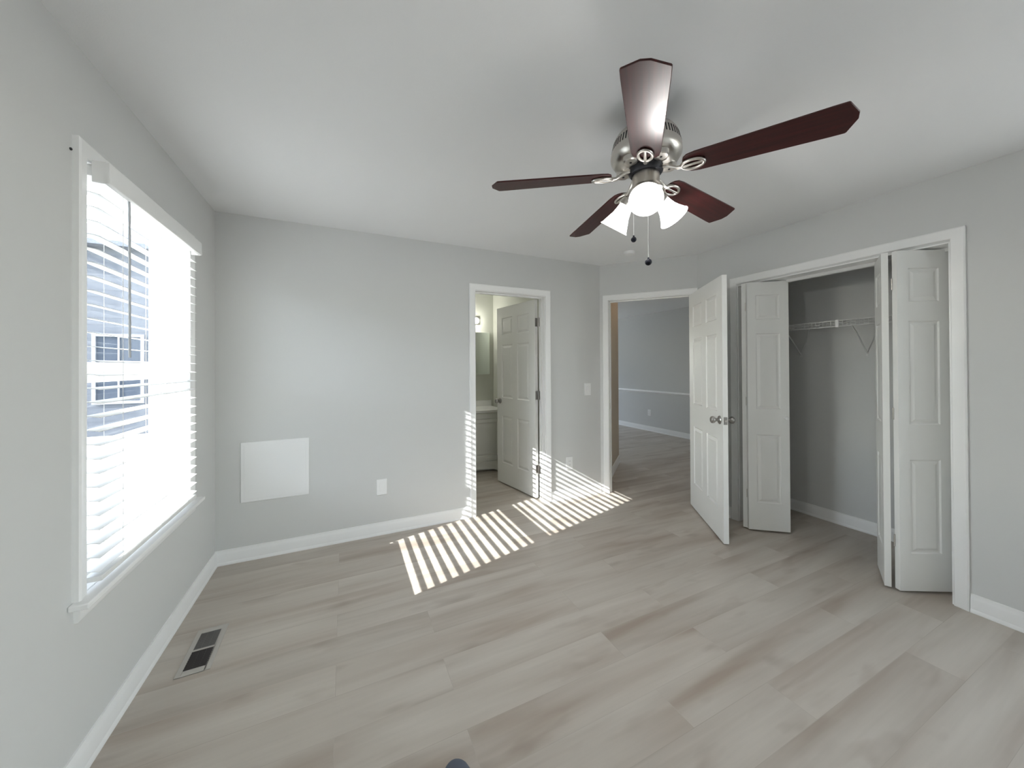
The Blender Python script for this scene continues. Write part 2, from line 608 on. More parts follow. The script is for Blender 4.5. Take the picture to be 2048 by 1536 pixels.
S('baseboard_far', b, M_TRIM, 'white baseboard of the far wall in the next room', 'baseboard', angle=25)
b = MB(); base_run(b, P(HA, 0.135), P(HA, HN), DD)
S('baseboard_hall', b, M_TRIM, 'short baseboard on the tan wall beyond the bedroom doorway', 'baseboard', angle=25)
b = MB(); base_run(b, (1.22, 1.72, 0), (2.76, 1.72, 0), (0, -1, 0))
S('baseboard_bathroom', b, M_TRIM, 'white baseboard of the bathroom behind the vanity', 'baseboard', angle=25)
CR = [(0, 0), (0.008, 0.004), (0.012, 0.015), (0.022, 0.024), (0.022, 0.034), (0.010, 0.045), (0.006, 0.058), (0, 0.06)]
b = MB(); base_run(b, (XF, -0.78, 0.783), (XF, 4.6, 0.783), (-1, 0, 0), prof=CR)
S('trim_4', b, M_TRIM, 'white chair rail across the far wall of the next room', 'chair rail', angle=25)


def jamb(mb, m, u0, u1, h, depth, stop=0.045):
    mb.box(u0 - JT, u0, 0, depth, 0, h + JT, m)
    mb.box(u1, u1 + JT, 0, depth, 0, h + JT, m)
    mb.box(u0, u1, 0, depth, h, h + JT, m)
    if stop:
        mb.box(u0, u0 + 0.011, stop, stop + 0.035, 0, h, m)
        mb.box(u1 - 0.011, u1, stop, stop + 0.035, 0, h, m)
        mb.box(u0 + 0.011, u1 - 0.011, stop, stop + 0.035, h - 0.011, h, m)


I4 = Matrix.Identity(4)
# bathroom doorway trim
b = MB(); casing(b, I4, BX0 - 0.005, BX1 + 0.005, OPZ + 0.005)
t1 = S('trim_1', b, M_TRIM, 'white casing and jamb round the bathroom doorway', 'door frame', angle=30)
b = MB(); jamb(b, I4, BX0, BX1, OPZ, 0.12, stop=0.045); b.build('jamb', M_TRIM, t1, bevel=0.0015)
# entry doorway trim: local x along the angled wall, +y to the hall
ME = Matrix((( DD.x, DN.x, 0, P0.x), (DD.y, DN.y, 0, P0.y), (0, 0, 1, 0), (0, 0, 0, 1)))
b = MB(); casing(b, ME, T0 - 0.005, T1 + 0.005, OPZ + 0.005, wmax=0.032)
t2 = S('trim_2', b, M_TRIM, 'white casing and jamb round the open bedroom doorway', 'door frame', angle=30)
b = MB(); jamb(b, ME, T0, T1, OPZ, 0.12, stop=0.040); b.build('jamb', M_TRIM, t2, bevel=0.0015)
b = MB(); b.box(T0 - 0.001, T0 + 0.0018, 0.006, 0.034, 0.90, 0.96, ME); b.build('strike_plate', M_NICKEL, t2)
# closet casing: local x runs along -y of the wall, +y into the closet
MCL = Matrix(((0, 1, 0, WR), (-1, 0, 0, 0), (0, 0, 1, 0), (0, 0, 0, 1)))
b = MB(); casing(b, MCL, -CY1, -CY0, CZ + 0.012, prof=[(w, d) for w, d in CAS])
t3 = S('trim_3', b, M_TRIM, 'white casing and lining round the wide closet opening', 'door frame', angle=30)
b = MB()
b.box(-CY1 - 0.004, -CY1 + 0.008, 0, CT, 0, CZ, MCL); b.box(-CY0 - 0.008, -CY0 + 0.004, 0, CT, 0, CZ, MCL)
b.box(-CY1 + 0.008, -CY0 - 0.008, 0, CT, CZ - 0.008, CZ, MCL)
b.build('jamb', M_TRIM, t3, bevel=0.001)

# ------------------------------------------------------------------ window
w1 = empty('window_1', (0, (WY0 + WY1) / 2, WZ0))
tag(w1, 'white double-hung window behind the blind, blown out by daylight', 'window', 'structure')
c = (WY0 + WY1) / 2
MW = Matrix(((0, -1, 0, 0), (1, 0, 0, -c), (0, 0, 1, -WZ0), (0, 0, 0, 1)))    # u = world y, -depth -> +x, in window_1 frame
WCAS = [(w * 0.93, d * 1.1) for w, d in CAS]
b = MB(); casing(b, MW, WY0, WY1, 2.075, prof=WCAS, zb=WZ0 - 0.006)
b.build('casing', M_TRIM, w1, angle=30)
TW = Matrix.Translation((0, -c, -WZ0))
b = MB(); b.box(-0.050, 0.0, WY0 + 0.0005, WY1 - 0.0005, 0.574, 0.594, TW); b.box(0.0, 0.050, -1.450, -0.370, 0.574, 0.594, TW)
b.build('sill', M_TRIM, w1, bevel=0.004)
b = MB()
b.prism([(0.0, 0.522), (0.010, 0.522), (0.016, 0.53), (0.016, 0.562), (0.012, 0.574), (0.0, 0.574)], -1.420, -0.405,
        TW @ Matrix(((1, 0, 0, 0), (0, 0, 1, 0), (0, 1, 0, 0), (0, 0, 0, 1))))
b.build('apron', M_TRIM, w1)
# reveal lining and vinyl frame
b = MB()
b.box(-0.165, 0.0, WY0, WY0 + 0.001, 0.594, WZ1, TW); b.box(-0.165, 0.0, WY1 - 0.001, WY1, 0.594, WZ1, TW)
b.box(-0.165, 0.0, WY0 + 0.001, WY1 - 0.001, WZ1 - 0.004, WZ1, TW)
b.build('jamb', M_TRIM, w1)
b = MB()
b.box(-0.162, -0.050, WY0 + 0.004, WY0 + 0.020, 0.594, WZ1 - 0.004, TW)
b.box(-0.162, -0.050, WY1 - 0.010, WY1 - 0.004, 0.594, WZ1 - 0.004, TW)
b.box(-0.162, -0.050, WY0 + 0.020, WY1 - 0.010, WZ1 - 0.012, WZ1 - 0.004, TW)
b.box(-0.162, -0.0505, WY0 + 0.020, WY1 - 0.010, 0.594, 0.625, TW)
b.build('frame', M_VINYL, w1, bevel=0.002)
GY0, GY1 = WY0 + 0.020, WY1 - 0.010


def sash(x0, x1, z0, z1, st=0.024, rb=0.04, rt_=0.04):
    b = MB()
    sr = 0.016
    b.box(x0, x1, GY0, GY0 + st, z0, z1, TW); b.box(x0, x1, GY1 - sr, GY1, z0, z1, TW)
    b.box(x0, x1, GY0 + st, GY1 - sr, z0, z0 + rb, TW); b.box(x0, x1, GY0 + st, GY1 - sr, z1 - rt_, z1, TW)
    s = b.build('sash', M_VINYL, w1, bevel=0.002)
    b = MB(); xm = (x0 + x1) / 2
    b.box(xm - 0.003, xm + 0.003, GY0 + st, GY1 - sr, z0 + rb, z1 - rt_, TW)
    b.build('pane', M_GLASS, s, smooth=False)
    return s


sash(-0.152, -0.120, 1.318, WZ1 - 0.012, rb=0.067, rt_=0.008)
sl = sash(-0.116, -0.084, 0.625, 1.372, rb=0.070, rt_=0.068)

# ------------------------------------------------------------------ window blind (inside the casing, proud of the wall)
BY0, BY1 = WY0 + 0.008, WY1 - 0.008
bl = empty('window_blind', (0, c, WZ0))
tag(bl, 'white horizontal slat blind with valance hanging open in the left window', 'blind')
XB = 0.018
PITCH = 0.0483
b = MB()
b.box(-0.02, 0.052, BY0, BY1, 2.025, 2.066, TW); b.build('headrail', M_VINYL, bl, bevel=0.002)
b = MB()
vp = [(0.054, 2.004), (0.066, 2.006), (0.068, 2.012), (0.066, 2.030), (0.066, 2.066), (0.064, 2.078), (0.054, 2.078)]
b.prism(vp, BY0 - 0.004, BY1 + 0.004, TW @ Matrix(((1, 0, 0, 0), (0, 0, 1, 0), (0, 1, 0, 0), (0, 0, 0, 1))))
b.box(0.019, 0.054, BY0 - 0.004, BY0 + 0.004, 2.004, 2.078, TW); b.box(0.019, 0.054, BY1 - 0.004, BY1 + 0.004, 2.004, 2.078, TW)
b.build('valance', M_TRIM, bl, bevel=0.002)
b = MB()
ZB = 0.662
zs = []
z = ZB
while z < 2.005:
    zs.append(z); z += PITCH
TILT = rad(-7.0)
for z in zs:
    mt = TW @ Matrix.Translation((XB, 0, z)) @ Matrix.Rotation(-TILT, 4, 'Y')
    hw_ = 0.0237
    for sgn in (0,):
        # gently crowned slat
        prof = [(-hw_, -0.0008), (-hw_ * 0.5, 0.0010), (0, 0.0016), (hw_ * 0.5, 0.0010), (hw_, -0.0008), (hw_, -0.0024), (hw_ * 0.5, -0.0007), (0, -0.0001), (-hw_ * 0.5, -0.0007), (-hw_, -0.0024)]
        b.prism(prof, WY0 + 0.0015, WY1 - 0.0015, mt @ Matrix(((1, 0, 0, 0), (0, 0, 1, 0), (0, 1, 0, 0), (0, 0, 0, 1))))
b.build('slats', M_SLAT, bl, angle=50)
b = MB(); b.box(XB - 0.025, XB + 0.025, BY0 + 0.003, BY1 - 0.003, 0.622, 0.640, TW); b.build('bottom_rail', M_SLAT, bl, bevel=0.003)
for yy in (BY0 + 0.13, c, BY1 - 0.13):
    b = MB()
    for dx in (-0.0262, 0.0262):
        b.tube([(XB + dx, yy, 0.64), (XB + dx, yy, 2.03)], 0.0009, 5)
    b.v = [TW @ p for p in b.v]
    b.build('ladder_cord', M_SLAT, bl)
b = MB(); b.tube([(0.052, BY0 + 0.150, 2.01), (0.054, BY0 + 0.150, 1.98), (0.055, BY0 + 0.150, 1.40)], 0.0042, 8)
b.v = [TW @ p for p in b.v]
b.build('tilt_wand', mat('clear_wand', (0.45, 0.46, 0.48), 0.2), bl)

# ------------------------------------------------------------------ outside
b = MB(); b.box(-60, 60, -60, 60, -0.75, -0.55)
S('ground', b, M_GROUND, 'pale sunlit ground outside the window', 'ground', smooth=False)
b = MB()  # unseen ridge, added to keep low sky light off the back wall
yy = [-34 + i * 1.5 for i in range(20)]
prof = [(-11.5, -0.6), (-12.5, 2.6), (-14.5, 4.6), (-17.5, 5.2), (-22, 4.0), (-26, -0.6)]
rr = random.Random(4)
vs, fs = [], []
for y in yy:
    e = 0.25 if y in (yy[0], yy[-1]) else 1.0
    for x, z in prof:
        vs.append((x + rr.uniform(-0.3, 0.3), y, (z + 0.6) * e * (1 + rr.uniform(-0.08, 0.08)) - 0.6))
n = len(prof)
for i in range(len(yy) - 1):
    for k in range(n - 1):
        fs.append((i * n + k, i * n + k + 1, (i + 1) * n + k + 1, (i + 1) * n + k))
b.add(vs, fs)
S('sky_blocker', b, mat('sky_blocker_dark', (0.035, 0.05, 0.025), 0.95, var=0.4, bscale=2), 'unseen dark ridge added across the yard to block low sky light from the left window', 'sky_blocker', angle=60)
nb = empty('neighbour_house', (-5.5, 11.0, -0.55))
tag(nb, 'blue grey neighbouring house glimpsed between the blind slats', 'house')
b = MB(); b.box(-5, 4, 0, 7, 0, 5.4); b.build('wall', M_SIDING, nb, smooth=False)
b = MB(); b.prism([(-0.35, 5.35), (7.35, 5.35), (7.35, 5.48), (3.5, 7.0), (-0.35, 5.48)], -5.4, 4.4, Matrix(((0, 0, 1, 0), (1, 0, 0, 0), (0, 1, 0, 0), (0, 0, 0, 1))))
b.build('roof', M_ROOF, nb, smooth=False)
M_HTRIM = mat('house_trim', (0.20, 0.21, 0.235), 0.6)
M_DPANE = mat('dark_pane', (0.05, 0.06, 0.08), 0.1)
for xw in (-3.2, -1.4, 0.45, 2.4):
    b = MB()
    b.box(xw - 0.55, xw - 0.47, -0.05, 0, 0.9, 2.9); b.box(xw + 0.47, xw + 0.55, -0.05, 0, 0.9, 2.9)
    b.box(xw - 0.47, xw + 0.47, -0.05, 0, 2.82, 2.9); b.box(xw - 0.47, xw + 0.47, -0.05, 0, 0.9, 0.98)
    b.box(xw - 0.02, xw + 0.02, -0.04, 0, 0.98, 2.82); b.box(xw - 0.47, xw + 0.47, -0.04, 0, 1.88, 1.92)
    wf = b.build('window', M_HTRIM, nb, smooth=False)
    b = MB(); b.box(xw - 0.47, xw + 0.47, -0.01, 0, 0.98, 2.82); b.build('pane', M_DPANE, wf, smooth=False)


# ------------------------------------------------------------------ panel doors
def panel_mesh(w, h, t, panels, fr=((0.0, 0.0), (0.007, 0.0075), (0.016, 0.0075), (0.036, 0.0015))):
    """w x h door, hinge edge at x=0, thickness centred on y=0, raised panels on both faces"""
    mb = MB()
    xs = sorted({0.0, w, *[p[0] for p in panels], *[p[1] for p in panels]})
    zs_ = sorted({0.0, h, *[p[2] for p in panels], *[p[3] for p in panels]})
    for sgn in (-1, 1):
        def V(x, z, d):
            return (x, sgn * (t / 2 - d), z)
        def quad(a, b_, c_, d_):
            fs = [(0, 1, 2, 3)] if sgn < 0 else [(3, 2, 1, 0)]
            mb.add([a, b_, c_, d_], fs)
        for i in range(len(xs) - 1):
            for j in range(len(zs_) - 1):
                x0, x1, z0, z1 = xs[i], xs[i + 1], zs_[j], zs_[j + 1]
                hit = any(abs(p[0] - x0) < 1e-6 and abs(p[1] - x1) < 1e-6 and abs(p[2] - z0) < 1e-6 and abs(p[3] - z1) < 1e-6 for p in panels)
                if not hit:
                    quad(V(x0, z0, 0), V(x1, z0, 0), V(x1, z1, 0), V(x0, z1, 0))
                    continue
                for (o0, d0), (o1, d1) in zip(fr[:-1], fr[1:]):
                    A = [V(x0 + o0, z0 + o0, d0), V(x1 - o0, z0 + o0, d0), V(x1 - o0, z1 - o0, d0), V(x0 + o0, z1 - o0, d0)]
                    B = [V(x0 + o1, z0 + o1, d1), V(x1 - o1, z0 + o1, d1), V(x1 - o1, z1 - o1, d1), V(x0 + o1, z1 - o1, d1)]
                    for k in range(4):
                        k2 = (k + 1) % 4
                        quad(A[k], A[k2], B[k2], B[k])
                o, d = fr[-1]
                quad(V(x0 + o, z0 + o, d), V(x1 - o, z0 + o, d), V(x1 - o, z1 - o, d), V(x0 + o, z1 - o, d))
    a = t / 2
    mb.add([(0, -a, 0), (0, a, 0), (0, a, h), (0, -a, h)], [(3, 2, 1, 0)][::1])
    mb.add([(w, -a, 0), (w, a, 0), (w, a, h), (w, -a, h)], [(0, 1, 2, 3)])
    mb.add([(0, -a, h), (w, -a, h), (w, a, h), (0, a, h)], [(0, 1, 2, 3)])
    mb.add([(0, -a, 0), (w, -a, 0), (w, a, 0), (0, a, 0)], [(3, 2, 1, 0)])
    return mb


def six_panels(w, h, st=0.11, mid=0.10):
    pw = (w - 2 * st - mid) / 2
    cols = [(st, st + pw), (st + pw + mid, w - st)]
    rows = [(0.235, 0.775), (0.985, 1.595), (1.705, 1.905)]
    return [(a, b_, z0, z1) for a, b_ in cols for z0, z1 in rows]


def knob_mesh(side, x, z, t):
    """round knob with rosette on one face of a door; side -1/+1 along local y"""
    m = Matrix.Translation((x, side * t / 2, z)) @ Matrix.Rotation(-side * math.pi / 2, 4, 'X')
    ro = MB(); ro.lathe([(0.0325, 0), (0.0325, 0.004), (0.028, 0.009), (0.016, 0.011), (0.0125, 0.013), (0.0125, 0.016)], m, 28)
    kn = MB(); kn.lathe([(0.0115, 0.014), (0.0115, 0.026), (0.0135, 0.031), (0.021, 0.036), (0.0262, 0.045), (0.0268, 0.053), (0.0245, 0.061), (0.018, 0.066), (0.010, 0.0675), (0, 0.068)], m, 28)
    return ro, kn


def hinge_mesh(x, y, z):
    mb = MB()
    mb.cyl((x, y, z - 0.045), (x, y, z + 0.045), 0.0065, 12)
    mb.sphere((x, y, z + 0.047), 0.0065, 10, 6); mb.sphere((x, y, z - 0.047), 0.0065, 10, 6)
    return mb


# bedroom door (hinged on the right of the angled doorway, swung into the room)
DW, DT, DH = 0.797, 0.035, 2.030
pin = P(T1, -0.008)
ddir = Vector((-0.575, -0.818, 0)).normalized()
d1 = empty('door_1', (pin.x, pin.y, 0), math.atan2(ddir.y, ddir.x))
tag(d1, 'white six-panel bedroom door standing open into the room with nickel knob', 'door', 'structure')
# local +x = ddir; visible (hall) face towards local -y
Tm = Matrix.Translation((0.004, -0.0225, 0.012))
mb = panel_mesh(DW, DH, DT, six_panels(DW, DH))
mb.v = [Tm @ p for p in mb.v]
leaf = mb.build('leaf', M_DOOR, d1, fix=False, smooth=False)
for side in (-1, 1):
    ro, kn = knob_mesh(side, DW - 0.060, 0.925, DT)
    for q in (ro, kn):
        q.v = [Tm @ p for p in q.v]
    k = kn.build('knob', M_KNOB, d1)
    r_ = ro.build('rosette', M_KNOB, k)
b = MB(); b.box(DW - 0.0005, DW + 0.0015, -0.0125, 0.0125, 0.925 - 0.0285, 0.925 + 0.0285); b.v = [Tm @ p for p in b.v]
lp = b.build('latch_plate', M_KNOB, d1)
b = MB(); b.cyl((DW, 0, 0.925), (DW + 0.011, 0, 0.925), 0.0075, 12); b.v = [Tm @ p for p in b.v]
b.build('latch_bolt', M_NICKEL, lp)
for z in (0.22, 1.02, 1.82):
    b = hinge_mesh(0, 0.0, z); b.box(0.003, 0.005, -0.038, -0.005, z - 0.044, z + 0.044); b.build('hinge', M_KNOB, d1)

# bathroom door (hinged on the right jamb, swung into the bathroom)
BW, BT = 0.715, 0.035
bdir = Vector((2.452 - 2.577, 0.835 - 0.132, 0)).normalized()
bpin = Vector((BX1 - 0.002, 0.128, 0))
d2 = empty('door_2', bpin, math.atan2(bdir.y, bdir.x))
tag(d2, 'white six-panel bathroom door swung inward with three nickel hinges', 'door', 'structure')
Tm2 = Matrix.Translation((0.004, 0.0225, 0.012))
mb = panel_mesh(BW, DH, BT, six_panels(BW, DH, st=0.10, mid=0.09))
mb.v = [Tm2 @ p for p in mb.v]
mb.build('leaf', M_DOOR, d2, fix=False, smooth=False)
for side in (-1, 1):
    ro, kn = knob_mesh(side, BW - 0.060, 0.945, BT)
    for q in (ro, kn):
        q.v = [Tm2 @ p for p in q.v]
    k = kn.build('knob', M_KNOB, d2)
    ro.build('rosette', M_KNOB, k)
for z in (0.30, 1.06, 1.81):
    b = hinge_mesh(0, 0, z)
    b.box(0.0022, 0.0042, 0.006, 0.038, z - 0.044, z + 0.044)
    # leaf on the jamb
    mi = Matrix.Rotation(-math.atan2(bdir.y, bdir.x), 4, 'Z')
    b.box(-0.0015, 0.0012, -0.040, -0.006, z - 0.044, z + 0.044, mi)
    b.build('hinge', M_KNOB, d2)

# ------------------------------------------------------------------ closet bifold doors
LW, LT, LH, LB = 0.297, 0.030, 2.020, 0.015
LP = [(0.062, LW - 0.062, 0.22, 0.775), (0.062, LW - 0.062, 0.985, 1.60), (0.062, LW - 0.062, 1.715, 1.915)]


def bifold(name, loc, label, leaves):
    """leaves: (front corner at the fold, direction away from the fold, direction of the back face, has knob, has pivot)"""
    t = empty(name, loc)
    tag(t, label, 'door', 'structure')
    L0 = Vector(loc)
    for A, d, nb_, knob, pivot in leaves:
        A = Vector((*A, 0)) - L0
        d = Vector((*d, 0)).normalized()
        n = Vector((*nb_, 0)).normalized()
        s = -1                                    # leaf mesh: front face at local -y when n is local +y
        m = Matrix(((d.x, n.x, 0, A.x), (d.y, n.y, 0, A.y), (0, 0, 1, LB), (0, 0, 0, 1))) @ Matrix.Translation((0, LT / 2, 0))
        mb = panel_mesh(LW, LH, LT, LP, fr=((0, 0), (0.006, 0.006), (0.014, 0.006), (0.030, 0.001)))
        flip = m.determinant() < 0
        mb.v = [m @ p for p in mb.v]
        if flip:
            mb.f = [tuple(reversed(q)) for q in mb.f]
        lf = mb.build('leaf', M_DOOR, t, fix=False, smooth=False)
        if knob:
            mm = m @ Matrix.Translation((LW - 0.030, -LT / 2, 0.915)) @ Matrix.Rotation(math.pi / 2, 4, 'X')
            kb = MB(); kb.lathe([(0.009, 0), (0.008, 0.012), (0.014, 0.019), (0.016, 0.026), (0.013, 0.032), (0, 0.034)], mm, 20)
            kb.build('knob', M_PLATE, lf)
        pn = MB(); pn.cyl(m @ Vector((LW - 0.025, 0, LH - 0.002)), m @ Vector((LW - 0.025, 0, 2.044 - LB - 0.010)), 0.005, 10)
        pn.build('pivot_pin', M_NICKEL, lf)
    A, d, nb_, *_ = leaves[0]
    q = Vector((*A, 0)) - L0 + Vector((*nb_, 0)).normalized() * LT
    for z in (0.30, 1.06, 1.84):
        hb = MB(); hb.cyl((q.x - 0.003, q.y, z - 0.035), (q.x - 0.003, q.y, z + 0.035), 0.0035, 10)
        hb.build('hinge', M_NICKEL, t)
    return t


bifold('door_3', (3.815, -1.225, 0), 'left pair of white bifold closet doors, folded half open beside the bedroom door',
       [((3.806, -1.249), (0.79, -0.614), (0.614, 0.79), True, False),
        ((3.811, -1.199), (0.945, 0.327), (0.327, -0.945), False, True)])
bifold('door_4', (3.797, -2.104, 0), 'right pair of white bifold closet doors, folded half open at the right jamb',
       [((3.790, -2.137), (0.884, -0.468), (0.468, 0.884), False, True),
        ((3.777, -2.072), (0.905, 0.425), (0.425, -0.905), False, False)])

# bifold track under the closet head
b = MB()
b.box(4.030, 4.056, CY0 + 0.010, CY1 - 0.010, 2.038, 2.044)
b.box(4.030, 4.033, CY0 + 0.010, CY1 - 0.010, 2.022, 2.038); b.box(4.053, 4.056, CY0 + 0.010, CY1 - 0.010, 2.022, 2.038)
tr = tag(b.build('bifold_track', M_WIRE), 'slim white bifold door track under the closet head', 'door track')

# ------------------------------------------------------------------ wire shelf in the closet
ws = empty('wire_shelf', (XC, -1.775, 1.70))
tag(ws, 'white wire closet shelf with hanging rod and V-shaped braces', 'shelf')
WS0, WS1 = -0.94, 0.94
SD = 0.305
b = MB()
b.tube([(-0.006, WS0, 0), (-0.006, WS1, 0)], 0.0035, 6)
b.tube([(-SD * 0.5, WS0, -0.004), (-SD * 0.5, WS1, -0.004)], 0.0035, 6)
b.tube([(-SD, WS0, 0.003), (-SD, WS1, 0.003)], 0.004, 6)
b.tube([(-SD, WS0, -0.042), (-SD, WS1, -0.042)], 0.004, 6)
b.build('rails', M_WIRE, ws)
b = MB()
y = WS0 + 0.01
while y < WS1:
    b.tube([(-0.006, y, 0.004), (-SD, y, 0.006), (-SD - 0.001, y, -0.042)], 0.0016, 5)
    y += 0.0254
b.build('deck_wires', M_WIRE, ws)
b = MB()
b.box(-SD - 0.007, -SD + 0.007, 0.138, 0.156, -0.049, 0.009); b.build('rail_joiner', M_PLATE, ws, bevel=0.002)
for yw in (0.060, 0.520):
    b = MB()
    b.tube([(-SD, yw, -0.036), (-SD * 0.55, yw + 0.008, -0.125), (-0.006, yw + 0.020, -0.250)], 0.0048, 8)
    b.tube([(-0.006, yw + 0.020, -0.250), (-0.006, yw - 0.03, -0.10), (-0.012, yw - 0.055, -0.004)], 0.0040, 8)
    b.box(-0.004, 0.0, yw + 0.012, yw + 0.028, -0.275, -0.235)
    b.build('brace', M_WIRE, ws)
for yw in (-0.6, -0.2, 0.2, 0.6):
    b = MB(); b.box(-0.012, 0.0, yw - 0.008, yw + 0.008, -0.008, 0.014); b.build('wall_clip', M_PLATE, ws)

# ------------------------------------------------------------------ things on the walls
b = MB()
b.box(-0.2105, 0.2105, -0.007, 0.0, -0.212, 0.212)
ap = b.build('access_panel', M_PLATE, bevel=0.004)
ap.location = (0.3535, 0, 0.620)
tag(ap, 'plain white rectangular access panel low on the wall near the window corner', 'panel')
b = MB(); b.box(-0.190, 0.190, -0.0085, -0.006, -0.191, 0.191); b.build('door', M_PLATE, ap, bevel=0.0015)


def plate(name, loc, label, cat, kind, rz=0.0, w=0.080, h=0.128):
    t = empty(name, loc, rz)
    tag(t, label, cat)
    b = MB(); b.box(-w / 2, w / 2, -0.006, 0, -h / 2, h / 2); pl = b.build('cover_plate', M_PLATE, t, bevel=0.0025)
    if kind == 'switch':
        b = MB(); b.box(-0.0165, 0.0165, -0.0095, -0.005, -0.033, 0.033); b.build('rocker', M_PLATE, t, bevel=0.0015)
    elif kind == 'outlet':
        for z in (-0.0195, 0.0195):
            b = MB(); b.box(-0.0165, 0.0165, -0.0085, -0.005, z - 0.0135, z + 0.0135); rc = b.build('receptacle', M_PLATE, t, bevel=0.003)
            b = MB()
            for x in (-0.0065, 0.0065):
                b.box(x - 0.001, x + 0.001, -0.0088, -0.0084, z - 0.003, z + 0.006)
            b.build('slots', M_BLACK, rc)
    else:
        b = MB(); b.box(-0.0165, 0.0165, -0.0075, -0.005, -0.033, 0.033); b.build('insert', M_PLATE, t, bevel=0.001)
    for z in (-0.048, 0.048):
        b = MB(); b.cyl((0, -0.0068, z), (0, -0.0055, z), 0.003, 10); b.build('screw', M_PLATE, t)
    return t


plate('wall_outlet', (1.079, 0, 0.385), 'white outlet plate on the back wall between access panel and bathroom door', 'outlet', 'insert')
plate('light_switch', (3.134, 0, 1.113), 'white rocker light switch between the bathroom and bedroom doorways', 'light switch', 'switch')
plate('wall_outlet', (2.898, 0, 0.361), 'white outlet plate half in sunlight below the light switch', 'outlet', 'outlet')
plate('wall_outlet', (XF, 2.458, 0.378), 'small outlet under the chair rail on the far wall of the next room', 'outlet', 'outlet', -math.pi / 2)

# little screw left in the wall beside the window casing
b = MB(); b.lathe([(0.0045, 0), (0.0045, 0.003), (0.002, 0.005), (0, 0.0055)], Matrix.Rotation(math.pi / 2, 4, 'Y'), 12)
sc = b.build('screw', M_DARKMETAL)
sc.location = (0, -1.436, 2.075)
tag(sc, 'tiny dark screw in the wall at the upper left of the window', 'screw')

# smoke detector
sm = empty('smoke_detector', (3.264, -0.490, H))
tag(sm, 'small round white smoke detector on the ceiling near the bedroom door', 'smoke detector')
b = MB(); b.lathe([(0.052, 0), (0.052, -0.010), (0.046, -0.026), (0.034, -0.031), (0, -0.032)], None, 28); b.build('housing', M_PLATE, sm)
b = MB(); b.cyl((0.0, -0.015, -0.034), (0.0, -0.015, -0.030), 0.006, 12); b.build('test_button', M_PLATE, sm)

# ------------------------------------------------------------------ floor register
rg = empty('floor_register', (0.187, -0.887, 0))
rg.rotation_euler = (0, 0, rad(1.2))
tag(rg, 'beige metal floor register with dark louvres under the window', 'floor vent')
gx, gy = 0.064, 0.160
ox, o1, o2 = 0.042, 0.007, 0.128
b = MB()
b.box(-gx, -ox, -gy, gy, 0, 0.0045); b.box(ox, gx, -gy, gy, 0, 0.0045)
b.box(-ox, ox, -gy, -o2, 0, 0.0045); b.box(-ox, ox, o2, gy, 0, 0.0045); b.box(-ox, ox, -o1, o1, 0, 0.0045)
b.build('frame', M_REG, rg, bevel=0.002)
b = MB(); b.box(-ox, ox, -o2, o2, 0.0002, 0.0008); b.build('duct', M_BLACK, rg, smooth=False)
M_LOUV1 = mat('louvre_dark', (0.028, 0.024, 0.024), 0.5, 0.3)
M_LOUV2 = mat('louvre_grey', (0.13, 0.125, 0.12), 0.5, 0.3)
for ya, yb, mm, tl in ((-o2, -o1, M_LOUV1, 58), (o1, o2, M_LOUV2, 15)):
    b = MB()
    n = 9
    for i in range(n):
        yc = ya + (yb - ya) * (i + 0.5) / n
        b.box(-ox, ox, -0.0052, 0.0052, -0.0004, 0.0004, Matrix.Translation((0, yc, 0.0030)) @ Matrix.Rotation(rad(tl * 0.35), 4, 'X'))
    for x in (-0.014, 0.014):
        b.box(x - 0.001, x + 0.001, ya, yb, 0.0012, 0.0040)
    b.build('louvres', mm, rg, smooth=False)

# ------------------------------------------------------------------ dark shoe tip at the bottom edge of the view
sh = empty('shoe', (1.135, -1.962, 0), rad(2.0))
tag(sh, 'dark slate toe of a shoe on the floor at the bottom edge', 'shoe')


def shoe_outline(t):
    """half widths along the shoe, t = 0 heel .. 1 toe"""
    L = [(0.0, 0.022), (0.06, 0.032), (0.25, 0.034), (0.45, 0.036), (0.65, 0.046), (0.8, 0.048), (0.9, 0.041), (0.96, 0.028), (0.99, 0.014), (1.0, 0.004)]
    for (a, va), (b_, vb) in zip(L[:-1], L[1:]):
        if a <= t <= b_:
            return va + (vb - va) * (t - a) / (b_ - a)
    return 0.004


def shoe_height(t):
    L = [(0.0, 0.085), (0.25, 0.10), (0.45, 0.092), (0.65, 0.066), (0.82, 0.052), (0.93, 0.044), (0.98, 0.034), (1.0, 0.024)]
    for (a, va), (b_, vb) in zip(L[:-1], L[1:]):
        if a <= t <= b_:
            return va + (vb - va) * (t - a) / (b_ - a)
    return 0.02


b = MB(); so = MB()
NT, NK = 28, 14
vs, fs = [], []
for i in range(NT + 1):
    t = 1 - (1 - i / NT) ** 1.6
    w = shoe_outline(t); hgt = shoe_height(t); yy = 0.06 + (t - 1) * 0.29
    for k in range(NK + 1):
        a = math.pi * k / NK
        vs.append((w * math.cos(a), yy, 0.016 + (hgt - 0.016) * math.sin(a) ** 0.8))
for i in range(NT):
    for k in range(NK):
        p = i * (NK + 1) + k
        fs.append((p, p + 1, p + NK + 2, p + NK + 1))
    p = i * (NK + 1)
    fs.append((p, p + NK + 1, p + 2 * NK + 1, p + NK))
fs.append(tuple(range(NK + 1))); fs.append(tuple(NT * (NK + 1) + k for k in range(NK + 1)))
b.add(vs, fs); b.build('upper', M_SHOE, sh, angle=60)
pts = []
for i in range(NT + 1):
    t = 1 - (1 - i / NT) ** 1.6
    pts.append(((shoe_outline(t) + 0.003), 0.0615 + (t - 1) * 0.2925))
so.prism(pts + [(-x, y) for x, y in reversed(pts)], 0, 0.017); so.build('sole', M_SOLE, sh)

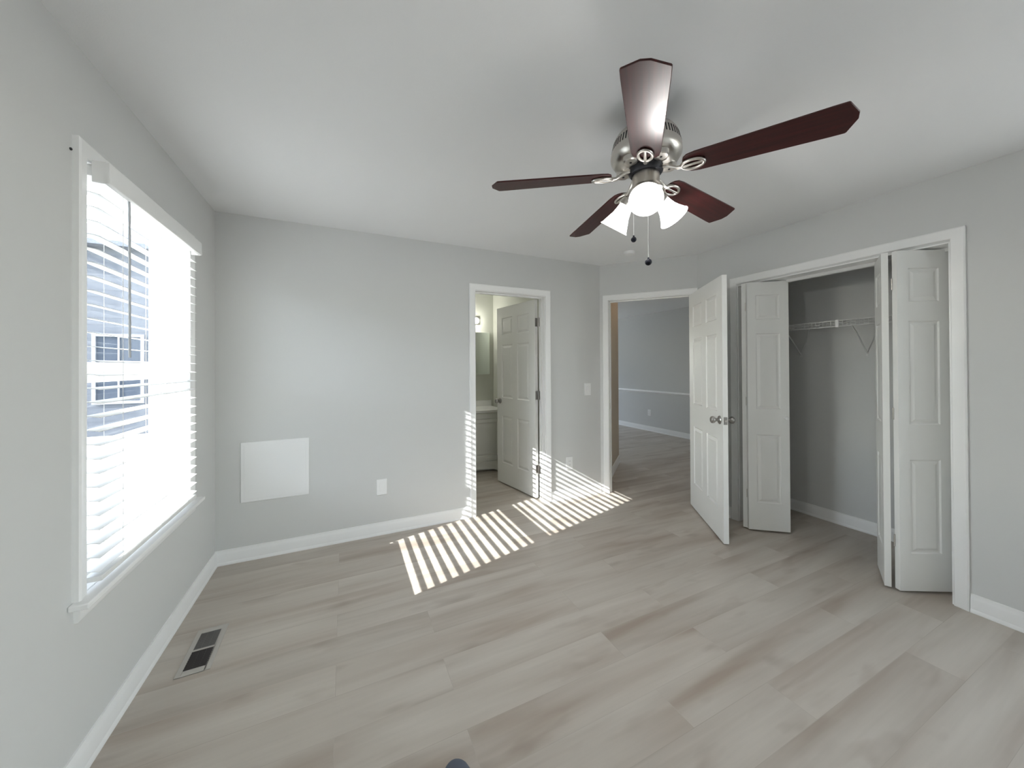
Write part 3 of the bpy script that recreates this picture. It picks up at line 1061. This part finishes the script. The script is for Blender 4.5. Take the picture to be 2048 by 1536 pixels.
# ------------------------------------------------------------------ ceiling fan
FANX, FANY, BZ = 1.985, -1.948, 2.148
fan = empty('ceiling_fan', (FANX, FANY, H))
tag(fan, 'brushed nickel ceiling fan with five dark mahogany blades and three lit shades', 'ceiling fan')
dz = lambda z: z - H
b = MB()
b.lathe([(0.072, dz(2.44)), (0.072, dz(2.425)), (0.060, dz(2.405)), (0.030, dz(2.395)), (0.030, dz(2.350))], None, 36)
b.build('canopy', M_NICKEL, fan)
b = MB()
b.lathe([(0.030, dz(2.368)), (0.070, dz(2.366)), (0.100, dz(2.358)), (0.122, dz(2.344)), (0.1300, dz(2.331)), (0.1385, dz(2.300)), (0.1440, dz(2.275)),
         (0.1455, dz(2.262)), (0.1440, dz(2.250)), (0.1330, dz(2.233)), (0.118, dz(2.222)), (0.100, dz(2.214)), (0.088, dz(2.211)), (0.030, dz(2.210))], None, 64)
hs_ = b.build('motor_housing', M_NICKEL, fan, angle=50)
b = MB()
for k in range(60):
    a = 2 * math.pi * k / 60
    m = Matrix.Rotation(a, 4, 'Z')
    for (ra, za), (rb_, zb_) in (((0.1332, 2.3200), (0.1418, 2.2850)),):
        b.add([m @ Vector((ra - 0.004, -0.0028, dz(za))), m @ Vector((ra + 0.0006, -0.0028, dz(za))), m @ Vector((rb_ + 0.0006, -0.0028, dz(zb_))), m @ Vector((rb_ - 0.004, -0.0028, dz(zb_))),
               m @ Vector((ra - 0.004, 0.0028, dz(za))), m @ Vector((ra + 0.0006, 0.0028, dz(za))), m @ Vector((rb_ + 0.0006, 0.0028, dz(zb_))), m @ Vector((rb_ - 0.004, 0.0028, dz(zb_)))],
              [(0, 1, 2, 3), (7, 6, 5, 4), (0, 4, 5, 1), (1, 5, 6, 2), (2, 6, 7, 3), (3, 7, 4, 0)])
b.build('vent_slots', M_BLACK, hs_, smooth=False)
PH = -0.7959
for k in range(5):
    a = PH + k * rad(72) + rad(36)
    m = Matrix.Translation((0.099 * math.sin(a), -0.099 * math.cos(a), dz(2.214)))
    b = MB(); b.lathe([(0.030, 0.010), (0.030, -0.008), (0.026, -0.012), (0, -0.0125)], m, 24)
    bo = b.build('boss', M_NICKEL, hs_)
    b = MB(); b.cyl(m @ Vector((0, 0, -0.014)), m @ Vector((0, 0, -0.010)), 0.005, 10); b.build('screw', M_DARKMETAL, bo)
b = MB(); b.lathe([(0.030, dz(2.213)), (0.064, dz(2.213)), (0.070, dz(2.207)), (0.070, dz(2.188)), (0.064, dz(2.180)), (0.040, dz(2.180))], None, 40)
b.build('rotor_ring', M_DARKMETAL, fan)
b = MB()
b.lathe([(0.040, dz(2.182)), (0.053, dz(2.180)), (0.056, dz(2.174)), (0.056, dz(2.132)), (0.060, dz(2.124)), (0.070, dz(2.116)), (0.074, dz(2.104)), (0.066, dz(2.084)), (0.040, dz(2.070)), (0.016, dz(2.064)), (0.010, dz(2.054)), (0, dz(2.052))], None, 40)
b.build('switch_housing', M_NICKEL, fan)

PITCHB = rad(-12)
# blade in its own frame: x outwards along the blade
def blade_mesh():
    mb = MB()
    out = [(0.150, 0.022), (0.156, 0.038), (0.170, 0.050), (0.20, 0.0555), (0.60, 0.0675), (0.636, 0.0675), (0.640, 0.065), (0.665, 0.014)]
    poly = [(x, -y) for x, y in out] + [(x, y) for x, y in reversed(out)]
    mb.prism(poly, -0.003, 0.003)
    return mb


def ring(mb, cx, rx, ry, tr, z, seg=28):
    pts = [(cx + rx * math.cos(2 * math.pi * i / seg), ry * math.sin(2 * math.pi * i / seg), z) for i in range(seg)]
    mb.tube(pts, tr, 8, closed=True)


bm_blade = blade_mesh()
first = {}
for k in range(5):
    a = PH + k * rad(72)
    ang = math.atan2(-math.cos(a), math.sin(a))
    piece = Matrix.Translation((0, 0, dz(BZ + 0.032))) @ Matrix.Rotation(ang, 4, 'Z') @ Matrix.Rotation(rad(2.9), 4, 'Y') @ Matrix.Rotation(PITCHB, 4, 'X')
    if not first:
        first['blade'] = bm_blade.build('blade', M_WOOD, fan, bevel=0.0015)
        ib = MB()
        # arm from the rotor down to the blade, oval loop with centre bar under the blade
        ib.tube([(0.060, 0, 0.020), (0.085, 0, 0.016), (0.110, 0, 0.002), (0.128, 0, -0.008), (0.148, 0, -0.0095)], 0.0080, 10)
        ring(ib, 0.186, 0.041, 0.026, 0.0068, -0.0085)
        ib.tube([(0.145, 0, -0.0095), (0.190, 0, -0.0085), (0.228, 0, -0.0085)], 0.0060, 8)
        first['iron'] = ib.build('blade_iron', M_NICKEL, fan, angle=60)
        for x in (0.192, 0.262):
            pass
        ob, oi = first['blade'], first['iron']
    else:
        ob, oi = first['blade'].copy(), first['iron'].copy()
        for o in (ob, oi):
            COL.objects.link(o); o.parent = fan
    ob.matrix_local = piece
    oi.matrix_local = piece

# light kit: three arms, sockets, bell shades, bulbs
R3 = Vector((rt.x, rt.y, 0)).normalized()
F3 = Vector((fw.x, fw.y, 0)).normalized()
HD = Vector((0.716, 0.698, 0))                # away from the viewing side
kit = [(-HD * 0.058 + Vector((0, 0, 2.090)), -HD * 0.132 + Vector((0, 0, 2.018))),
       (-R3 * 0.060 + F3 * 0.040 + Vector((0, 0, 2.085)), -R3 * 0.110 + F3 * 0.090 + Vector((0, 0, 1.990))),
       (R3 * 0.070 + F3 * 0.040 + Vector((0, 0, 2.100)), R3 * 0.150 + F3 * 0.075 + Vector((0, 0, 2.032)))]
for nk, mo in kit:
    nk = Vector((nk.x, nk.y, dz(nk.z))); mo = Vector((mo.x, mo.y, dz(mo.z)))
    ax = (mo - nk).normalized()
    q = ax.to_track_quat('Z', 'Y').to_matrix().to_4x4(); q.translation = nk
    b = MB()
    c0 = Vector((nk.x * 0.55, nk.y * 0.55, dz(2.092)))
    b.tube([c0, (c0 + nk) / 2 + Vector((0, 0, 0.006)), nk], 0.010, 10)
    b.lathe([(0.012, -0.012), (0.027, -0.006), (0.031, 0.004), (0.031, 0.020), (0.027, 0.022)], q, 28)
    b.build('lamp_arm', M_NICKEL, fan)
    ln = (mo - nk).length
    b = MB()
    pr_ = [(0.027, 0.014), (0.0300, 0.024), (0.0335, 0.045), (0.0385, 0.066), (0.0470, 0.086), (0.0600, ln * 1.0), (0.0660, ln + 0.008)]
    inn = [(r - 0.0025, z + 0.0005) for r, z in reversed(pr_)]
    b.lathe(pr_ + inn, q, 40)
    sd_ = b.build('lamp_shade', M_SHADE, fan, angle=60)
    b = MB(); b.sphere((0, 0, 0.058), 0.027, 20, 12, 1, 1, 1.15); b.v = [q @ p for p in b.v]
    b.build('bulb', M_BULB, sd_)
    ld = bpy.data.lights.new('lamp_light', 'POINT'); ld.energy = 7.0; ld.shadow_soft_size = 0.042; ld.color = (1.0, 0.98, 0.95)
    lo = bpy.data.objects.new('lamp_light', ld); COL.objects.link(lo); lo.parent = fan
    lo.location = nk + ax * 0.084
for off, zf, big in ((-R3 * 0.047 + F3 * 0.02, 1.908, 0.0118), (R3 * 0.004 - F3 * 0.012, 1.800, 0.0142)):
    b = MB(); b.tube([(off.x, off.y, dz(2.085)), (off.x, off.y, dz(zf + 0.010))], 0.0006, 6)
    ch = b.build('pull_chain', M_WIRE, fan)
    b = MB(); b.sphere((off.x, off.y, dz(zf)), big, 16, 10); b.cyl((off.x, off.y, dz(zf + big * 0.7)), (off.x, off.y, dz(zf + big + 0.005)), 0.004, 10)
    b.build('fob', M_FOB, ch)

# ------------------------------------------------------------------ bathroom
vc = empty('vanity_cabinet', (2.06, 1.70, 0))
tag(vc, 'white bathroom vanity cabinet with arched toe board seen through the doorway', 'cabinet')
VW, VD, VH = 0.62, 0.45, 0.755
b = MB()
b.box(-VW, VW, -VD, 0, 0.10, VH)
b.box(-VW, VW, -VD + 0.06, 0, 0, 0.10)
b.build('body', M_CAB, vc, bevel=0.002)
b = MB()
tp = [(-VW, 0.0), (-VW + 0.06, 0.0)] + [(-VW + 0.06 + (2 * VW - 0.12) * i / 24, 0.055 * math.sin(math.pi * i / 24) ** 0.5) for i in range(1, 24)] + [(VW - 0.06, 0.0), (VW, 0.0), (VW, 0.135), (-VW, 0.135)]
b.prism([(x, z) for x, z in tp], 0, 0.018, Matrix(((1, 0, 0, 0), (0, 0, -1, -VD - 0.0005), (0, 1, 0, 0), (0, 0, 0, 1))))
b.build('toe_board', M_CAB, vc)
for x0, x1, kx in ((-0.60, -0.21, -0.235), (-0.195, 0.195, 0.17), (0.21, 0.60, 0.245)):
    mb = panel_mesh(x1 - x0, 0.52, 0.018, [(0.045, x1 - x0 - 0.045, 0.045, 0.475)], fr=((0, 0), (0.005, 0.005), (0.012, 0.005), (0.03, 0.001)))
    mb.v = [p + Vector((x0, -VD - 0.0095, 0.16)) for p in mb.v]
    dr = mb.build('door', M_CAB, vc, fix=False, smooth=False)
    b = MB(); b.lathe([(0.006, 0), (0.006, 0.010), (0.014, 0.016), (0.015, 0.022), (0.011, 0.027), (0, 0.028)], Matrix.Translation((kx, -VD - 0.0185, 0.645)) @ Matrix.Rotation(math.pi / 2, 4, 'X'), 18)
    b.build('knob', M_NICKEL, dr)
ct = empty('vanity_countertop', (2.06, 1.72, VH))
tag(ct, 'white vanity countertop with backsplash on the bathroom cabinet', 'countertop')
b = MB(); b.box(-0.66, 0.66, -0.505, 0, 0.006, 0.042); b.build('slab', M_COUNTER, ct, bevel=0.006)
b = MB(); b.box(-0.66, 0.66, -0.016, 0, 0.0425, 0.120); b.build('backsplash', M_COUNTER, ct, bevel=0.003)
mc = empty('medicine_cabinet', (2.405, 1.72, 1.545))
tag(mc, 'mirrored medicine cabinet on the bathroom wall under a lit globe', 'mirror')
b = MB(); b.box(-0.29, 0.29, -0.020, 0, -0.30, 0.30); b.build('body', M_CAB, mc, bevel=0.002)
b = MB(); b.box(-0.288, 0.288, -0.026, -0.0205, -0.298, 0.298); b.build('mirror', M_MIRROR, mc, bevel=0.002)
vl = empty('vanity_light', (2.225, 1.72, 2.01))
tag(vl, 'bathroom vanity light bar with glowing round globe above the mirror', 'lamp')
b = MB(); b.box(-0.31, 0.31, -0.035, 0, -0.05, 0.05); b.build('bar', M_NICKEL, vl, bevel=0.004)
for x in (-0.24, 0.0, 0.24):
    b = MB(); b.cyl((x, -0.033, 0), (x, -0.062, 0), 0.022, 16); sk = b.build('socket', M_NICKEL, vl)
    b = MB(); b.sphere((x, -0.100, -0.015), 0.042, 20, 12); b.build('globe', M_BATHBULB, sk)

# towel hook on the bathroom wall facing the mirror is left out of sight; hall light comes from its added window and this added unseen lamp
hl = empty('hall_fill_lamp', (4.386, 0.279, H))
tag(hl, 'small warm ceiling lamp added to light the next room, out of sight past the doorway', 'lamp')
b = MB(); b.lathe([(0.12, 0), (0.12, -0.015), (0.105, -0.03), (0, -0.032)], None, 28); b.build('base', M_NICKEL, hl)
b = MB(); b.lathe([(0.11, -0.032), (0.115, -0.045), (0.09, -0.085), (0.04, -0.105), (0, -0.108)], None, 28)
b.build('diffuser', emit('hall_fill_glow', (1.0, 0.66, 0.36), 4.0), hl)
